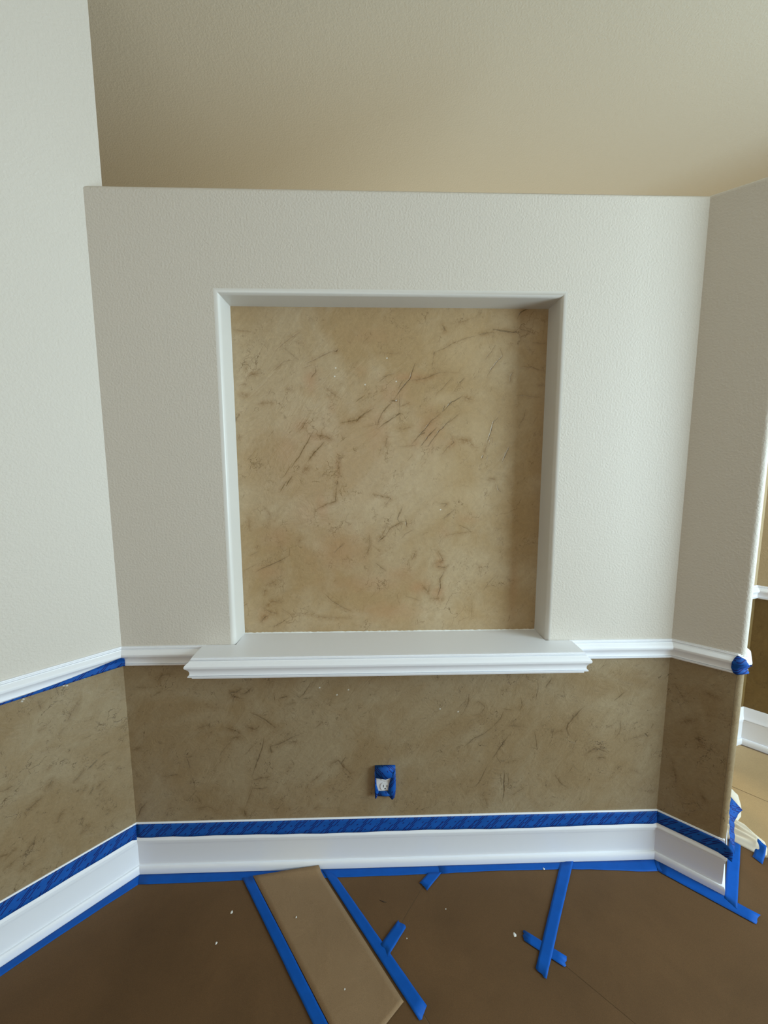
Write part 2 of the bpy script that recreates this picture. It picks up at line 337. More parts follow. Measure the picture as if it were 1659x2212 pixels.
# ------------------------------------------------------------------ plaster relief grids
NICHE_STROKES=[(6,5,[(-227,1817),(-212,1824),(-169,1845),(-131,1861)]),(10,8,[(-131,1861),(-124,1858),(-118,1864)]),(7,6,[(-196,1810),(-194,1790),(-209,1773)]),(5,4,[(-232,1806),(-220,1810),(-208,1814)]),(3,3,[(-321,1810),(-297,1826),(-274,1828)]),(5,9,[(-160,1737),(-143,1723),(-120,1709)]),(4,7,[(-158,1718),(-146,1709)]),(6,8,[(-229,1628),(-242,1605),(-257,1590)]),(7,10,[(-116,1619),(-58,1629),(-19,1657),(5,1671)]),(7,6,[(-58,1624),(-43,1641),(-19,1659)]),(8,5,[(-206,1593),(-226,1557),(-261,1499),(-289,1465)]),(9,9,[(-170,1555),(-205,1519),(-228,1487)]),(4,10,[(-214,1576),(-170,1576),(-136,1562)]),(4,10,[(-228,1468),(-243,1451)]),(9,6,[(-285,1434),(-306,1402)]),(6,6,[(-305,1417),(-331,1377)]),(4,9,[(-120,1499),(-119,1450),(-124,1426)]),(10,6,[(-126,1416),(-128,1406)]),(6,8,[(-129,1401),(-133,1347),(-165,1337),(-200,1317)]),(6,3,[(-57,1692),(-28,1714)]),(6,5,[(18,1756),(49,1779),(73,1785)]),(10,5,[(145,1819),(128,1768),(97,1733),(75,1702)]),(6,4,[(106,1765),(87,1733)]),(10,10,[(66,1695),(83,1695)]),(8,7,[(68,1693),(39,1662),(22,1633),(17,1614)]),(5,5,[(92,1719),(94,1671),(87,1648)]),(5,5,[(129,1690),(97,1676)]),(10,6,[(95,1653),(83,1645)]),(8,6,[(87,1648),(58,1629),(19,1600)]),(5,9,[(49,1567),(44,1542)]),(3,7,[(27,1528),(22,1513)]),(10,3,[(310,1712),(267,1686),(243,1658)]),(8,3,[(250,1677),(243,1658)]),(9,8,[(238,1653),(205,1629),(180,1595),(156,1571),(137,1547)]),(10,8,[(166,1581),(181,1586)]),(10,4,[(273,1634),(230,1591),(205,1557),(196,1540),(184,1538)]),(10,5,[(224,1605),(195,1576),(166,1538)]),(5,4,[(302,1653),(254,1615)]),(6,10,[(315,1710),(342,1700)]),(8,3,[(316,1771),(300,1757)]),(5,3,[(273,1775),(242,1738),(218,1714)]),(7,9,[(126,1765),(169,1768),(203,1780),(227,1791),(251,1791)]),(3,3,[(251,1791),(299,1789)]),(10,6,[(211,1856),(210,1850)]),(4,3,[(209,1849),(205,1812)]),(8,4,[(437,1873),(448,1846),(429,1827),(410,1804),(396,1780)]),(6,3,[(422,1882),(399,1850),(390,1836)]),(6,4,[(207,1854),(273,1886),(321,1905),(364,1916)]),(6,8,[(364,1916),(402,1923),(416,1923)]),(9,7,[(411,1932),(440,1928),(469,1924)]),(9,4,[(440,1641),(423,1624),(412,1581),(403,1552)]),(4,7,[(403,1552),(394,1513)]),(10,5,[(389,1508),(386,1498)]),(6,8,[(274,1581),(284,1552),(262,1535),(245,1513)]),(3,10,[(294,1562),(338,1557),(364,1533)]),(9,2,[(482,1537),(460,1486)]),(6,9,[(-1,1369),(29,1364),(63,1356),(43,1331)]),(7,3,[(103,1326),(86,1281),(93,1270),(116,1273)]),(9,4,[(116,1280),(121,1253)]),(7,7,[(108,1273),(58,1245),(43,1220)]),(9,8,[(43,1220),(18,1200)]),(6,2,[(144,1242),(119,1230),(99,1207)]),(6,2,[(291,1315),(254,1280)]),(6,5,[(238,1335),(263,1335),(253,1325)]),(6,2,[(305,1259),(351,1241)]),(4,6,[(260,1219),(311,1228),(351,1233)]),(6,2,[(-103,1193),(-143,1160)]),(5,3,[(-12,1195),(-22,1159)]),(4,5,[(88,1603),(102,1598),(134,1605)]),(5,3,[(437,1404),(443,1379)]),(3,5,[(11,1855),(97,1855)]),(5,8,[(244,1940),(249,1927)]),(5,3,[(-13,1907),(-32,1889)]),(1,3,[(-178,1652),(-169,1614)]),(2,4,[(-34,1610),(5,1612)]),(2,5,[(44,1728),(25,1742)]),(3,4,[(88,1538),(147,1542),(156,1552)]),(0,1,[(126,1690),(152,1499)]),(4,2,[(122,1489),(142,1513)]),(5,3,[(-284,1480),(-309,1441),(-324,1426)]),(9,4,[(-423,1093),(-386,1111),(-345,1129),(-301,1151)]),(4,2,[(-475,1091),(-422,1120)]),(5,3,[(-442,1153),(-408,1169)]),(6,1,[(-302,1176),(-303,1151)]),(6,2,[(-106,1199),(-141,1158)]),(6,9,[(49,1259),(33,1226),(17,1202)]),(5,8,[(-15,1223),(-12,1182),(-32,1145)]),(6,4,[(8,1120),(24,1107),(45,1090)]),(6,8,[(-176,1005),(-152,979),(-119,958),(-83,940)]),(4,9,[(-389,1041),(-356,1057)]),(5,10,[(-400,961),(-375,978),(-338,986)]),(8,10,[(-410,906),(-397,923),(-385,927)]),(6,9,[(-404,957),(-376,940),(-356,935),(-360,952)]),(7,3,[(-370,884),(-337,901),(-308,922)]),(4,6,[(-335,952),(-295,926)]),(3,6,[(-287,934),(-234,929),(-161,916),(-71,914)]),(3,6,[(-442,1294),(-442,1246),(-433,1238)]),(5,8,[(-415,1181),(-415,1189)]),(4,9,[(-398,1011),(-393,1024)]),(4,6,[(-263,1212),(-267,1204)]),(4,5,[(-97,1146),(-89,1137)]),(1,5,[(-381,1245),(-363,1301),(-386,1322)]),(7,2,[(249,1282),(291,1314)]),(6,2,[(104,1323),(88,1283),(93,1267)]),(7,9,[(235,1163),(252,1134),(244,1118)]),(10,10,[(236,1105),(260,1101)]),(5,9,[(219,1114),(239,1122),(256,1130)]),(9,6,[(256,1084),(242,1059),(245,1026),(233,992)]),(6,9,[(154,1164),(142,1135)]),(6,1,[(446,1068),(422,1041),(402,1011)]),(4,3,[(362,978),(361,918)]),(4,3,[(114,997),(176,975)]),(6,10,[(179,1035),(200,1009),(204,1030)]),(3,9,[(208,986),(258,983)]),(4,4,[(335,1245),(355,1233),(315,1229)]),(5,6,[(387,1100),(396,1104)]),(6,3,[(444,1402),(448,1386),(456,1378)]),(2,3,[(466,1441),(491,1417),(497,1382)]),(5,7,[(415,1426),(431,1424)]),(4,4,[(-466,1926),(-416,1921),(-394,1918)]),(5,8,[(-434,1769),(-414,1780),(-384,1784)]),(3,8,[(-451,1713),(-425,1713)]),(3,8,[(-395,1684),(-342,1687)]),(6,7,[(-458,1650),(-470,1635),(-478,1616)]),(4,5,[(-303,1824),(-331,1799)]),(4,3,[(-332,1857),(-305,1879),(-240,1923)]),(2,6,[(-428,1820),(-431,1787)]),(4,5,[(-356,1717),(-348,1732)]),(3,8,[(-291,1732),(-276,1732)]),(5,7,[(-461,1578),(-465,1567)]),(4,6,[(-431,1750),(-450,1747)]),(4,2,[(-306,1872),(-247,1828)]),(3,2,[(-405,1532),(-442,1490)]),(3,4,[(-234,1883),(-252,1894)]),(9,3,[(494,1967),(505,1989),(535,2004),(569,2010)]),(9,8,[(411,1934),(438,1931),(469,1926),(504,1924)]),(5,6,[(503,1935),(535,1928),(554,1921)]),(6,5,[(552,1891),(594,1888)]),(6,5,[(512,1810),(551,1810),(575,1801),(598,1801)]),(5,5,[(508,1716),(587,1708)]),(7,8,[(486,1791),(478,1780),(477,1761)]),(5,7,[(369,1916),(400,1923)]),(7,9,[(239,1944),(247,1929)]),(3,6,[(269,1951),(322,1963),(356,1974)]),(5,3,[(537,1666),(531,1636),(512,1605)]),(5,6,[(577,1748),(601,1750)])]
WAINSCOT_STROKES=[(8,4,[(320,460),(360,497),(395,513),(425,539)]),(6,3,[(425,539),(454,576),(461,595)]),(5,4,[(460,608),(488,602)]),(6,4,[(525,639),(528,618),(521,602)]),(8,3,[(482,503),(453,457),(428,419)]),(6,3,[(409,386),(380,320),(355,298)]),(6,5,[(317,595),(332,627),(336,664)]),(5,6,[(354,626),(371,637),(395,615),(378,589),(355,584)]),(6,3,[(579,718),(583,681),(577,643)]),(8,4,[(631,722),(611,685)]),(8,7,[(756,611),(732,587),(699,544),(695,523),(707,495)]),(8,3,[(896,662),(862,630)]),(8,5,[(1013,538),(1006,522)]),(5,4,[(888,557),(893,518),(877,486)]),(4,3,[(873,546),(838,525)]),(6,4,[(578,520),(587,470),(591,448),(570,454)]),(10,3,[(471,363),(474,278),(470,245)]),(6,3,[(458,357),(465,307)]),(5,3,[(487,357),(488,306)]),(6,6,[(658,347),(686,307),(712,289)]),(6,7,[(767,422),(807,449),(855,426)]),(6,7,[(815,410),(846,406)]),(5,4,[(408,252),(413,229)]),(8,4,[(985,500),(996,489)]),(2,1,[(756,608),(803,591),(846,568)]),(5,6,[(934,479),(980,495)]),(3,5,[(943,357),(987,339)]),(4,7,[(644,513),(685,517)]),(2,5,[(475,396),(526,406)]),(4,4,[(676,695),(683,641)]),(4,7,[(485,543),(526,537)]),(3,3,[(705,340),(728,379)]),(4,4,[(551,299),(505,266)]),(9,9,[(-505,685),(-481,689),(-466,699)]),(6,9,[(-505,695),(-496,674),(-463,663)]),(7,8,[(-467,679),(-448,684),(-427,704)]),(7,4,[(-221,718),(-236,695),(-249,675),(-264,665),(-278,675)]),(7,5,[(-351,674),(-351,656)]),(9,6,[(-332,662),(-307,668)]),(6,5,[(-308,639),(-279,646)]),(6,5,[(-249,659),(-225,661)]),(7,7,[(-436,610),(-403,594),(-374,572),(-345,550)]),(6,10,[(-526,554),(-502,548),(-474,531)]),(6,8,[(-509,511),(-474,521)]),(6,9,[(-453,558),(-424,546),(-409,557)]),(5,3,[(-504,511),(-556,442)]),(8,4,[(-391,519),(-403,466),(-424,412),(-441,363)]),(4,3,[(-426,488),(-468,445)]),(7,6,[(-378,465),(-368,481),(-348,486),(-297,512),(-253,529)]),(9,7,[(-372,481),(-368,454)]),(6,6,[(-444,347),(-412,357),(-377,362)]),(6,5,[(-448,314),(-388,318)]),(4,5,[(-442,347),(-441,314),(-466,248)]),(8,10,[(-474,231),(-470,214)]),(6,3,[(-642,313),(-674,275)]),(7,4,[(-669,450),(-661,418),(-657,401)]),(6,4,[(-652,363),(-646,330)]),(9,5,[(-818,274),(-839,252),(-854,219)]),(4,7,[(-646,241),(-606,251),(-567,234)]),(5,5,[(-639,291),(-625,263)]),(7,8,[(-161,406),(-131,421),(-111,393),(-86,365)]),(9,4,[(-105,432),(-121,405)]),(5,5,[(-192,368),(-232,336)]),(5,8,[(-857,476),(-822,486)]),(4,6,[(-757,371),(-697,380)]),(5,8,[(-752,730),(-731,756),(-702,760)]),(5,3,[(-208,550),(-183,568)]),(6,6,[(-770,679),(-740,694)]),(4,6,[(-619,556),(-589,566)]),(4,6,[(-225,230),(-204,240)]),(3,6,[(-829,711),(-763,710)]),(3,4,[(-664,439),(-633,471)]),(4,7,[(-308,496),(-273,495)]),(1,3,[(-576,634),(-547,628)])]
LEFT_STROKES=[(5,9,[(125,730),(138,711),(153,691)]),(6,8,[(153,691),(160,673)]),(10,3,[(97,497),(112,486),(125,478)]),(8,4,[(63,507),(83,505)]),(8,5,[(78,473),(98,465)]),(7,3,[(7,540),(37,532)]),(6,3,[(9,578),(28,578)]),(6,6,[(134,481),(149,468),(164,458)]),(6,9,[(216,496),(226,478)]),(6,8,[(240,457),(258,448),(280,433)]),(9,8,[(115,407),(124,390)]),(6,7,[(95,407),(101,401)]),(6,5,[(86,385),(97,382)]),(5,6,[(331,533),(316,531),(296,532)]),(5,6,[(226,765),(222,736)]),(4,2,[(101,593),(128,589)]),(5,7,[(198,376),(211,356)]),(4,6,[(231,674),(221,674)]),(8,4,[(167,569),(165,573)]),(3,6,[(222,531),(216,551)]),(5,6,[(33,426),(41,434)]),(4,5,[(67,288),(85,303)]),(4,5,[(172,652),(187,635)]),(4,5,[(135,269),(160,267)]),(3,6,[(313,494),(324,481)]),(4,6,[(131,430),(142,408)]),(5,7,[(273,332),(288,309),(304,299)]),(4,8,[(314,300),(337,288)]),(7,7,[(270,330),(274,321)]),(5,6,[(348,334),(334,330)]),(5,7,[(286,262),(307,256)]),(4,7,[(319,333),(335,316)]),(4,6,[(134,285),(160,267)]),(6,6,[(208,355),(212,349)])]
NICHE_RUST=[(-210,1765,22,36,8),(-248,1610,29,22,6),(-201,1570,41,19,5),(-142,1672,13,22,4),(-123,1466,9,41,5),(73,1720,49,41,6),(16,1594,32,65,5),(136,1774,73,13,8),(199,1594,36,65,7),(154,1549,19,19,6),(277,1549,22,16,5),(-119,1167,98,73,6),(-240,1302,45,49,4),(-341,1219,49,41,5),(-378,1092,49,29,5),(-28,1046,147,36,5),(56,940,98,32,6),(167,1030,36,26,8),(242,1121,16,22,7),(240,1008,22,26,8),(517,1040,16,114,4),(-182,1319,24,49,6),(-299,1530,32,49,4),(257,1232,24,19,4),(-6,1910,82,24,3),(-38,1796,24,16,3),(-401,928,19,19,5),(99,1079,65,32,5),(340,1282,32,16,4)]
NICHE_PALE=[(338,1366,98,41,8),(253,1465,98,57,6),(382,1578,57,98,6),(311,1859,98,65,5),(233,1704,49,24,7),(-326,1672,98,82,4),(40,1334,98,49,4),(204,1432,82,65,4),(452,1951,32,49,5),(-193,1185,29,26,4),(-268,1482,98,65,2),(140,1148,49,49,3)]
NICHE_SPECKS=[(-125,1804),(-129,1776),(-25,1749),(82,1760),(82,1696),(242,1315),(50,1837)]

def plaster_grid(name, m, parent, s0, s1, z0, z1, place, step, strokes, rust=(), pale=(), specks=(), width=.0011):
    nu = max(2, int(round((s1-s0)/step))+1); nv = max(2, int(round((z1-z0)/step))+1)
    su = np.linspace(s0, s1, nu); sv = np.linspace(z0, z1, nv)
    A = {k: np.zeros((nv, nu), np.float32) for k in ('crack', 'halo', 'rust', 'pale', 'speck')}
    du = (s1-s0)/(nu-1); dv = (z1-z0)/(nv-1)
    def win(x, z, r):
        i0 = max(0, int((x-r-s0)/du)); i1 = min(nu, int((x+r-s0)/du)+2); j0 = max(0, int((z-r-z0)/dv)); j1 = min(nv, int((z+r-z0)/dv)+2)
        return i0, i1, j0, j1
    for w, h, pts in strokes:
        P = np.array(pts, float)/1000; segs = []
        for a, b_ in zip(P[:-1], P[1:]):                     # ragged polyline
            L_ = np.hypot(*(b_-a)); k = max(2, int(L_/.006)); t = np.linspace(0, 1, k+1)[:, None]
            q = a+(b_-a)*t; nrm = np.array([-(b_-a)[1], (b_-a)[0]])/max(L_, 1e-6)
            j = np.cumsum(rng.normal(0, .0007, k+1)); j -= np.linspace(j[0], j[-1], k+1); q = q+nrm*j[:, None]
            segs += list(zip(q[:-1], q[1:]))
        n = len(segs)
        for i, (a, b_) in enumerate(segs):
            c = (a+b_)/2; r = np.hypot(*(b_-a))/2+.022
            i0, i1, j0, j1 = win(c[0], c[1], r)
            if i1 <= i0 or j1 <= j0: continue
            X, Z = np.meshgrid(su[i0:i1], sv[j0:j1]); d = b_-a; L2 = max(1e-9, d@d)
            t = np.clip(((X-a[0])*d[0]+(Z-a[1])*d[1])/L2, 0, 1); D = np.hypot(X-a[0]-t*d[0], Z-a[1]-t*d[1])
            e = math.sin(math.pi*(i+.7)/(n+.4))**.5*rng.uniform(.55, 1.1)
            cr = (w/10)*e*np.exp(-(D/(width*(.6+.6*w/10)))**2); ha = (h/10)*np.exp(-(D/(.0055+.006*h/10))**2)*e
            A['crack'][j0:j1, i0:i1] = np.maximum(A['crack'][j0:j1, i0:i1], cr)
            A['halo'][j0:j1, i0:i1] = np.maximum(A['halo'][j0:j1, i0:i1], ha)
    for key, lst in (('rust', rust), ('pale', pale)):
        for x, z, rx, rz, s in lst:
            x, z, rx, rz = x/1000, z/1000, rx/1000, rz/1000
            i0, i1, j0, j1 = win(x, z, 2.2*max(rx, rz)); X, Z = np.meshgrid(su[i0:i1], sv[j0:j1])
            # strokes lean up to the right
            ca, sa = math.cos(.5), math.sin(.5)
            wob = .25*np.sin(X*95+Z*40)+.2*np.sin(Z*130-X*60)
            g = np.exp(-(((X-x)/rx)**2+((Z-z)/rz)**2)*(1+wob))*s/10
            A[key][j0:j1, i0:i1] = np.maximum(A[key][j0:j1, i0:i1], g)
    for x, z in specks:
        x, z = x/1000, z/1000; i0, i1, j0, j1 = win(x, z, .006); X, Z = np.meshgrid(su[i0:i1], sv[j0:j1])
        A['speck'][j0:j1, i0:i1] = np.maximum(A['speck'][j0:j1, i0:i1], np.exp(-(np.hypot(X-x, Z-z)/.0022)**4))
    U, V = np.meshgrid(su, sv); depth = A['crack']*.0006
    co = place(U.ravel(), V.ravel(), depth.ravel()).astype(np.float32)
    me = bpy.data.meshes.new(name); nvt = nu*nv; me.vertices.add(nvt); me.vertices.foreach_set('co', co.ravel())
    idx = np.arange(nvt).reshape(nv, nu); q = np.stack([idx[:-1, :-1], idx[:-1, 1:], idx[1:, 1:], idx[1:, :-1]], -1).reshape(-1, 4)
    me.loops.add(q.size); me.loops.foreach_set('vertex_index', q.ravel().astype(np.int32))
    me.polygons.add(len(q)); me.polygons.foreach_set('loop_start', np.arange(0, q.size, 4, dtype=np.int32))
    me.update(calc_edges=True); me.validate()
    for k, a in A.items():
        at = me.attributes.new(k, 'FLOAT', 'POINT'); at.data.foreach_set('value', a.ravel())
    return link(name, me, m, parent, True)

# ------------------------------------------------------------------ back partition with the niche
BT = .135                                                  # thickness of the partition
PZ0, PZ1 = .10, .83                                        # wainscot plaster from behind the baseboard to behind the rail
r = .016; ox0, ox1, oz1 = NX0-.004, NX1+.004, NZ1+.004     # where the bullnose leaves the face
rt = .012                                                  # rounded top arris
v = []; f = []
def quad(a, b_, c, d): s = len(v); v.extend([a, b_, c, d]); f.append((s, s+1, s+2, s+3))
zt = ZT-rt
quad((XL, 0, 0), (ox0, 0, 0), (ox0, 0, zt), (XL, 0, zt)); quad((ox1, 0, 0), (XR, 0, 0), (XR, 0, zt), (ox1, 0, zt))
quad((ox0, 0, oz1), (ox1, 0, oz1), (ox1, 0, zt), (ox0, 0, zt)); quad((ox0, 0, 0), (ox1, 0, 0), (ox1, 0, .80), (ox0, 0, .80))
wb = struct(mesh('wall_back', v, f, M_WALL))
# rounded top arris and ledge of both partitions
E2 = (E0[0]+RET[0]*RETLEN, E0[1]+RET[1]*RETLEN)
br = .019
pa = (E0[0]-DR[0]*br, E0[1]-DR[1]*br); pb = (E0[0]+RET[0]*br, E0[1]+RET[1]*br)
cc = (pa[0]+RET[0]*br, pa[1]+RET[1]*br)
a0 = math.degrees(math.atan2(pa[1]-cc[1], pa[0]-cc[0])); a1 = math.degrees(math.atan2(pb[1]-cc[1], pb[0]-cc[0]))
arc = arcp(cc[0], cc[1], br, a0, a1, 8)
front = [(UP[0]-.02, 0), (XL, 0), (XR, 0)] + arc + [E2]
front = [(XL-.0, 0), (XR, 0)] + arc + [E2]
topprof = [(-rt*(1-math.sin(math.radians(t)))*1.0, zt+rt*math.cos(math.radians(t))*1.0) for t in (0, 20, 40, 60, 80, 90)][::1]
topprof = [(-rt+rt*math.sin(math.radians(t)), ZT-rt+rt*math.cos(math.radians(t))) for t in (90, 70, 50, 30, 15, 0)]
off = offsets(front); vv = []; ff = []
for i, pnt in enumerate(front):
    for d, z in topprof: vv.append((pnt[0]+off[i][0]*d, pnt[1]+off[i][1]*d, z))
P_ = len(topprof)
for i in range(len(front)-1):
    for j in range(P_-1): ff.append((i*P_+j, (i+1)*P_+j, (i+1)*P_+j+1, i*P_+j+1))
s = len(vv); _t = (BT-E2[1])/-DR[1]; backp = [(E2[0]-DR[0]*_t, BT), (XL-.09, BT)]
# top lid: last ring vertices then the back points
lid = [i*P_+P_-1 for i in range(len(front))]
for x, y in backp: vv.append((x, y, ZT))
lid += list(range(s, s+len(backp))); ff.append(tuple(lid))
led = mesh('ledge_top', vv, ff, M_WALL, wb, True)
led.data.set_sharp_from_angle(angle=math.radians(35))
# rear faces of the partitions
bk = [E2] + backp; v = []; f = []
for i in range(len(bk)-1): quad((*bk[i], 0), (*bk[i+1], 0), (*bk[i+1], ZT), (*bk[i], ZT))
mesh('rear_face', v, f, M_WALL, wb)
# bullnose + reveal swept round the opening (left jamb, head, right jamb)
arcs = [(r-r*math.cos(math.radians(t)), r-r*math.sin(math.radians(t))) for t in (0, 12, 25, 38, 50, 62, 75, 90)]  # (inset, 1-..)
def ringpoint(t):       # inset from opening line, depth y
    return (r*(1-math.cos(t)) , r*math.sin(t))
ring = [(r*math.sin(math.radians(t)), r*(1-math.cos(math.radians(t)))) for t in (0, 11, 22, 34, 45, 56, 68, 79, 90)] + [(r+.001, ND*.5), (r+.003, ND+.002)]
v = []; f = []
for ins, dep in ring:
    v += [(ox0+ins, dep, SILL-.03), (ox0+ins, dep, oz1-ins), (ox1-ins, dep, oz1-ins), (ox1-ins, dep, SILL-.03)]
for k in range(len(ring)-1):
    for j in range(3): f.append((k*4+j, k*4+j+1, (k+1)*4+j+1, (k+1)*4+j))
rv = mesh('niche_reveal', v, f, M_SMOOTH, wb)
rv.data.shade_smooth(); rv.data.set_sharp_from_angle(angle=math.radians(40))
ni0, ni1 = ox0+r-.002, ox1-r+.002
pn = plaster_grid('niche_panel', M_PLN, wb, ni0, ni1, SILL-.005, oz1-r+.002, lambda U, V, d: np.stack([U, ND+d, V], 1), .0017,
             NICHE_STROKES, NICHE_RUST, NICHE_PALE, NICHE_SPECKS)
pn['label'] = 'tan trowelled plaster panel at the back of the niche'
# white caulk bead around the niche panel
v = []; f = []
rr = random.Random(3)
def bead(p0, p1, n, size, name, parent, axis):
    vs, fs = [], []
    for i in range(n+1):
        t = i/n; c = [p0[k]+(p1[k]-p0[k])*t for k in range(3)]; q = size*(rr.uniform(.45, 1.25))
        o = axis(q)
        for dx, dy, dz in o: vs.append((c[0]+dx, c[1]+dy, c[2]+dz))
    m_ = len(o)
    for i in range(n):
        for j in range(m_-1): fs.append((i*m_+j, i*m_+j+1, (i+1)*m_+j+1, (i+1)*m_+j))
    return mesh(name, vs, fs, M_CAULK, parent, True)
bead((ni0+.002, ND, SILL), (ni1-.002, ND, SILL), 160, .0030, 'caulk_bead', wb, lambda q: [(0, -q*1.1, -.001), (0, -q*.7, q*.7), (0, .002, q)])
bead((ni0+.002, ND, SILL), (ni0+.002, ND, oz1-r), 160, .0022, 'caulk_bead', wb, lambda q: [(0, -q, 0), (q*.6, -q*.6, 0), (q, .002, 0)])
bead((ni1-.002, ND, SILL), (ni1-.002, ND, oz1-r), 160, .0018, 'caulk_bead', wb, lambda q: [(0, -q, 0), (-q*.6, -q*.6, 0), (-q, .002, 0)])
bead((-.02, ND, oz1-r), (ni1-.002, ND, oz1-r), 160, .0013, 'caulk_bead', wb, lambda q: [(0, -q, 0), (0, -q*.6, -q*.6), (0, .002, -q)])
# wainscot plaster of the back wall
pw = plaster_grid('plaster_wainscot', M_PLW, wb, XL, XR, PZ0, PZ1, lambda U, V, d: np.stack([U, -.0012+d, V], 1), .0023, WAINSCOT_STROKES,
             specks=[(-190, 700), (235, 612), (300, 600), (-90, 690), (-130, 672)], width=.0013)

# left wall wainscot
def place_left(U, V, d): return np.stack([XL+DL[0]*U+NLW[0]*(.0012-d), DL[1]*U+NLW[1]*(.0012-d), V], 1)
plaster_grid('plaster_wainscot', M_PLW, wl, 0, .80, PZ0, PZ1, place_left, .0023, LEFT_STROKES, specks=[(155, 786), (163, 789), (110, 792), (258, 787), (262, 782)], width=.0013)
mesh('plaster_wainscot', [(XL+DL[0]*a+NLW[0]*.0012, DL[1]*a+NLW[1]*.0012, z) for a, z in ((.80, PZ0), (2.44, PZ0), (2.44, PZ1), (.80, PZ1))], [(0,1,2,3)], M_PLW, wl)

# right wall: face, bullnose and return
v = []; f = []; pts = [(XR, 0)] + arc + [E2]
for x, y in pts: v += [(x, y, 0), (x, y, ZT-rt)]
for i in range(len(pts)-1): f.append((2*i, 2*i+2, 2*i+3, 2*i+1))
wr = struct(mesh('wall_right', v, f, M_WALL)); wr.data.shade_smooth(); wr.data.set_sharp_from_angle(angle=math.radians(25))
NRW = (-math.sin(AR), -math.cos(AR))
def place_right(U, V, d): return np.stack([XR+DR[0]*U+NRW[0]*(.0012-d), DR[1]*U+NRW[1]*(.0012-d), V], 1)
RS = [(6, 6, [(20, 700), (60, 640)]), (4, 7, [(90, 560), (110, 500)]), (5, 6, [(30, 420), (50, 330)]), (4, 8, [(120, 330), (140, 300)]), (3, 8, [(40, 560), (90, 590)]), (3, 7, [(100, 700), (150, 690)])]
lowp = [(x+DR[0]*.0006+NRW[0]*.0010, y+DR[1]*.0006+NRW[1]*.0010) for x, y in arc + [E2]]
v = []; f = []
for x, y in lowp: v += [(x, y, PZ0), (x, y, PZ1)]
for i in range(len(lowp)-1): f.append((2*i, 2*i+2, 2*i+3, 2*i+1))
mesh('plaster_corner', v, f, M_PLW, wr, True).data.set_sharp_from_angle(angle=math.radians(25))
plaster_grid('plaster_wainscot', M_PLW, wr, 0, RLEN-br, PZ0, PZ1, place_right, .0025, RS)

# ------------------------------------------------------------------ mouldings
rail_prof = [(0, .8625), (.0055, .8625), (.0055, .8592), (.0080, .8590), (.0080, .8558), (.0062, .8555), (.0062, .8545), (.0110, .8540), (.0118, .8515), (.0158, .8480), (.0205, .8447), (.0235, .8405), (.0238, .8365),
             (.0225, .8325), (.0185, .8283), (.0148, .8235), (.0126, .8185), (.0119, .8130), (.0124, .8085), (.0142, .8062), (.0110, .8058), (.0110, .8048), (.0168, .8044), (.0168, .8016), (.0118, .8012), (.0108, .7962), (0, .7962)]
base_prof = [(0, ZB), (.0035, ZB), (.0048, ZB-.003), (.0062, .180), (.0080, .165), (.0105, .152), (.0125, .143), (.0150, .1385), (.0158, .1345), (.0158, .1322), (.0108, .1316), (.0108, .1296), (.0130, .1290), (.0128, .1240), (.0112, .1165),
             (.0100, .113), (.0100, .034), (.0085, .0335), (.0085, .0318), (.0150, .0312), (.0175, .0270), (.0188, .0210), (.0190, .0120), (.0180, 0), (0, 0)]
bc_ = (XR+DR[0]*.191, DR[1]*.191)
chA = (bc_[0]-DR[0]*.015, bc_[1]-DR[1]*.015); chB = (bc_[0]+RET[0]*.015, bc_[1]+RET[1]*.015); chC = (bc_[0]+RET[0]*.108, bc_[1]+RET[1]*.108)
mpath = [(LX, LY), (XL, 0), (XR, 0), chA, chB, chC]
struct(sweep('baseboard_left', mpath, base_prof, 0, 1, M_TRIM, smooth=True))
struct(sweep('baseboard_back', mpath, base_prof, 1, 2, M_TRIM, smooth=True))
bc_ = (XR+DR[0]*.191, DR[1]*.191)
bpath = [(XL, 0), (XR, 0), bc_, (bc_[0]+RET[0]*(RETLEN+.01), bc_[1]+RET[1]*(RETLEN+.01))]
struct(sweep('baseboard_right', bpath, base_prof, 1, 3, M_TRIM, smooth=True))
struct(sweep('trim_1', mpath, rail_prof, 0, 1, M_TRIM, smooth=True))
# the back rail is interrupted by the niche shelf
SHL, SHR, SHF = -.5795, .688, -.087
p1 = [(LX, LY), (XL, 0), (SHL+.002, 0)]; p2 = [(SHR-.002, 0), (XR, 0), chA, chB, chC]
struct(sweep('trim_2', p1, rail_prof, 1, 2, M_TRIM, smooth=True))
struct(sweep('trim_3', p2, rail_prof, 0, 1, M_TRIM, smooth=True))
struct(sweep('trim_4', p2, rail_prof, 1, 4, M_TRIM, smooth=True))
# thin caulk line over the baseboards (white line above the tape)
# ------------------------------------------------------------------ niche shelf
shelf = bpy.data.objects.new('niche_shelf', None); COL.objects.link(shelf); shelf.location = (.054, 0, .79)
tag(shelf, 'white moulded shelf projecting below the plastered wall niche', 'shelf')
def rel(o, root): o.parent = root; o.matrix_parent_inverse = Matrix.Translation(-root.location); return o
bd = prism('shelf_board', [(SHL, -.0012), (SHL, SHF), (SHR, SHF), (SHR, -.0012), (ox1-r-.002, -.0012), (ox1-r-.002, ND-.001), (ox0+r+.002, ND-.001), (ox0+r+.002, -.0012)], .802, SILL, M_TRIM); rel(bd, shelf)
sp_ = [(SHL, -.0015), (SHL, SHF), (SHR, SHF), (SHR, -.0015)]
shelf_prof = [(0, z-.0005 if z > .862 else z) for d, z in []] 
shelf_prof = [(0, .8618)] + [(d, z-.0007) for d, z in rail_prof[1:-3]] + [(.0115, .8010), (.0115, .7990), (.0075, .7985), (.0072, .7915), (0, .7915)]
md = sweep('edge_moulding', sp_, shelf_prof, 0, 3, M_TRIM, smooth=True); rel(md, shelf)
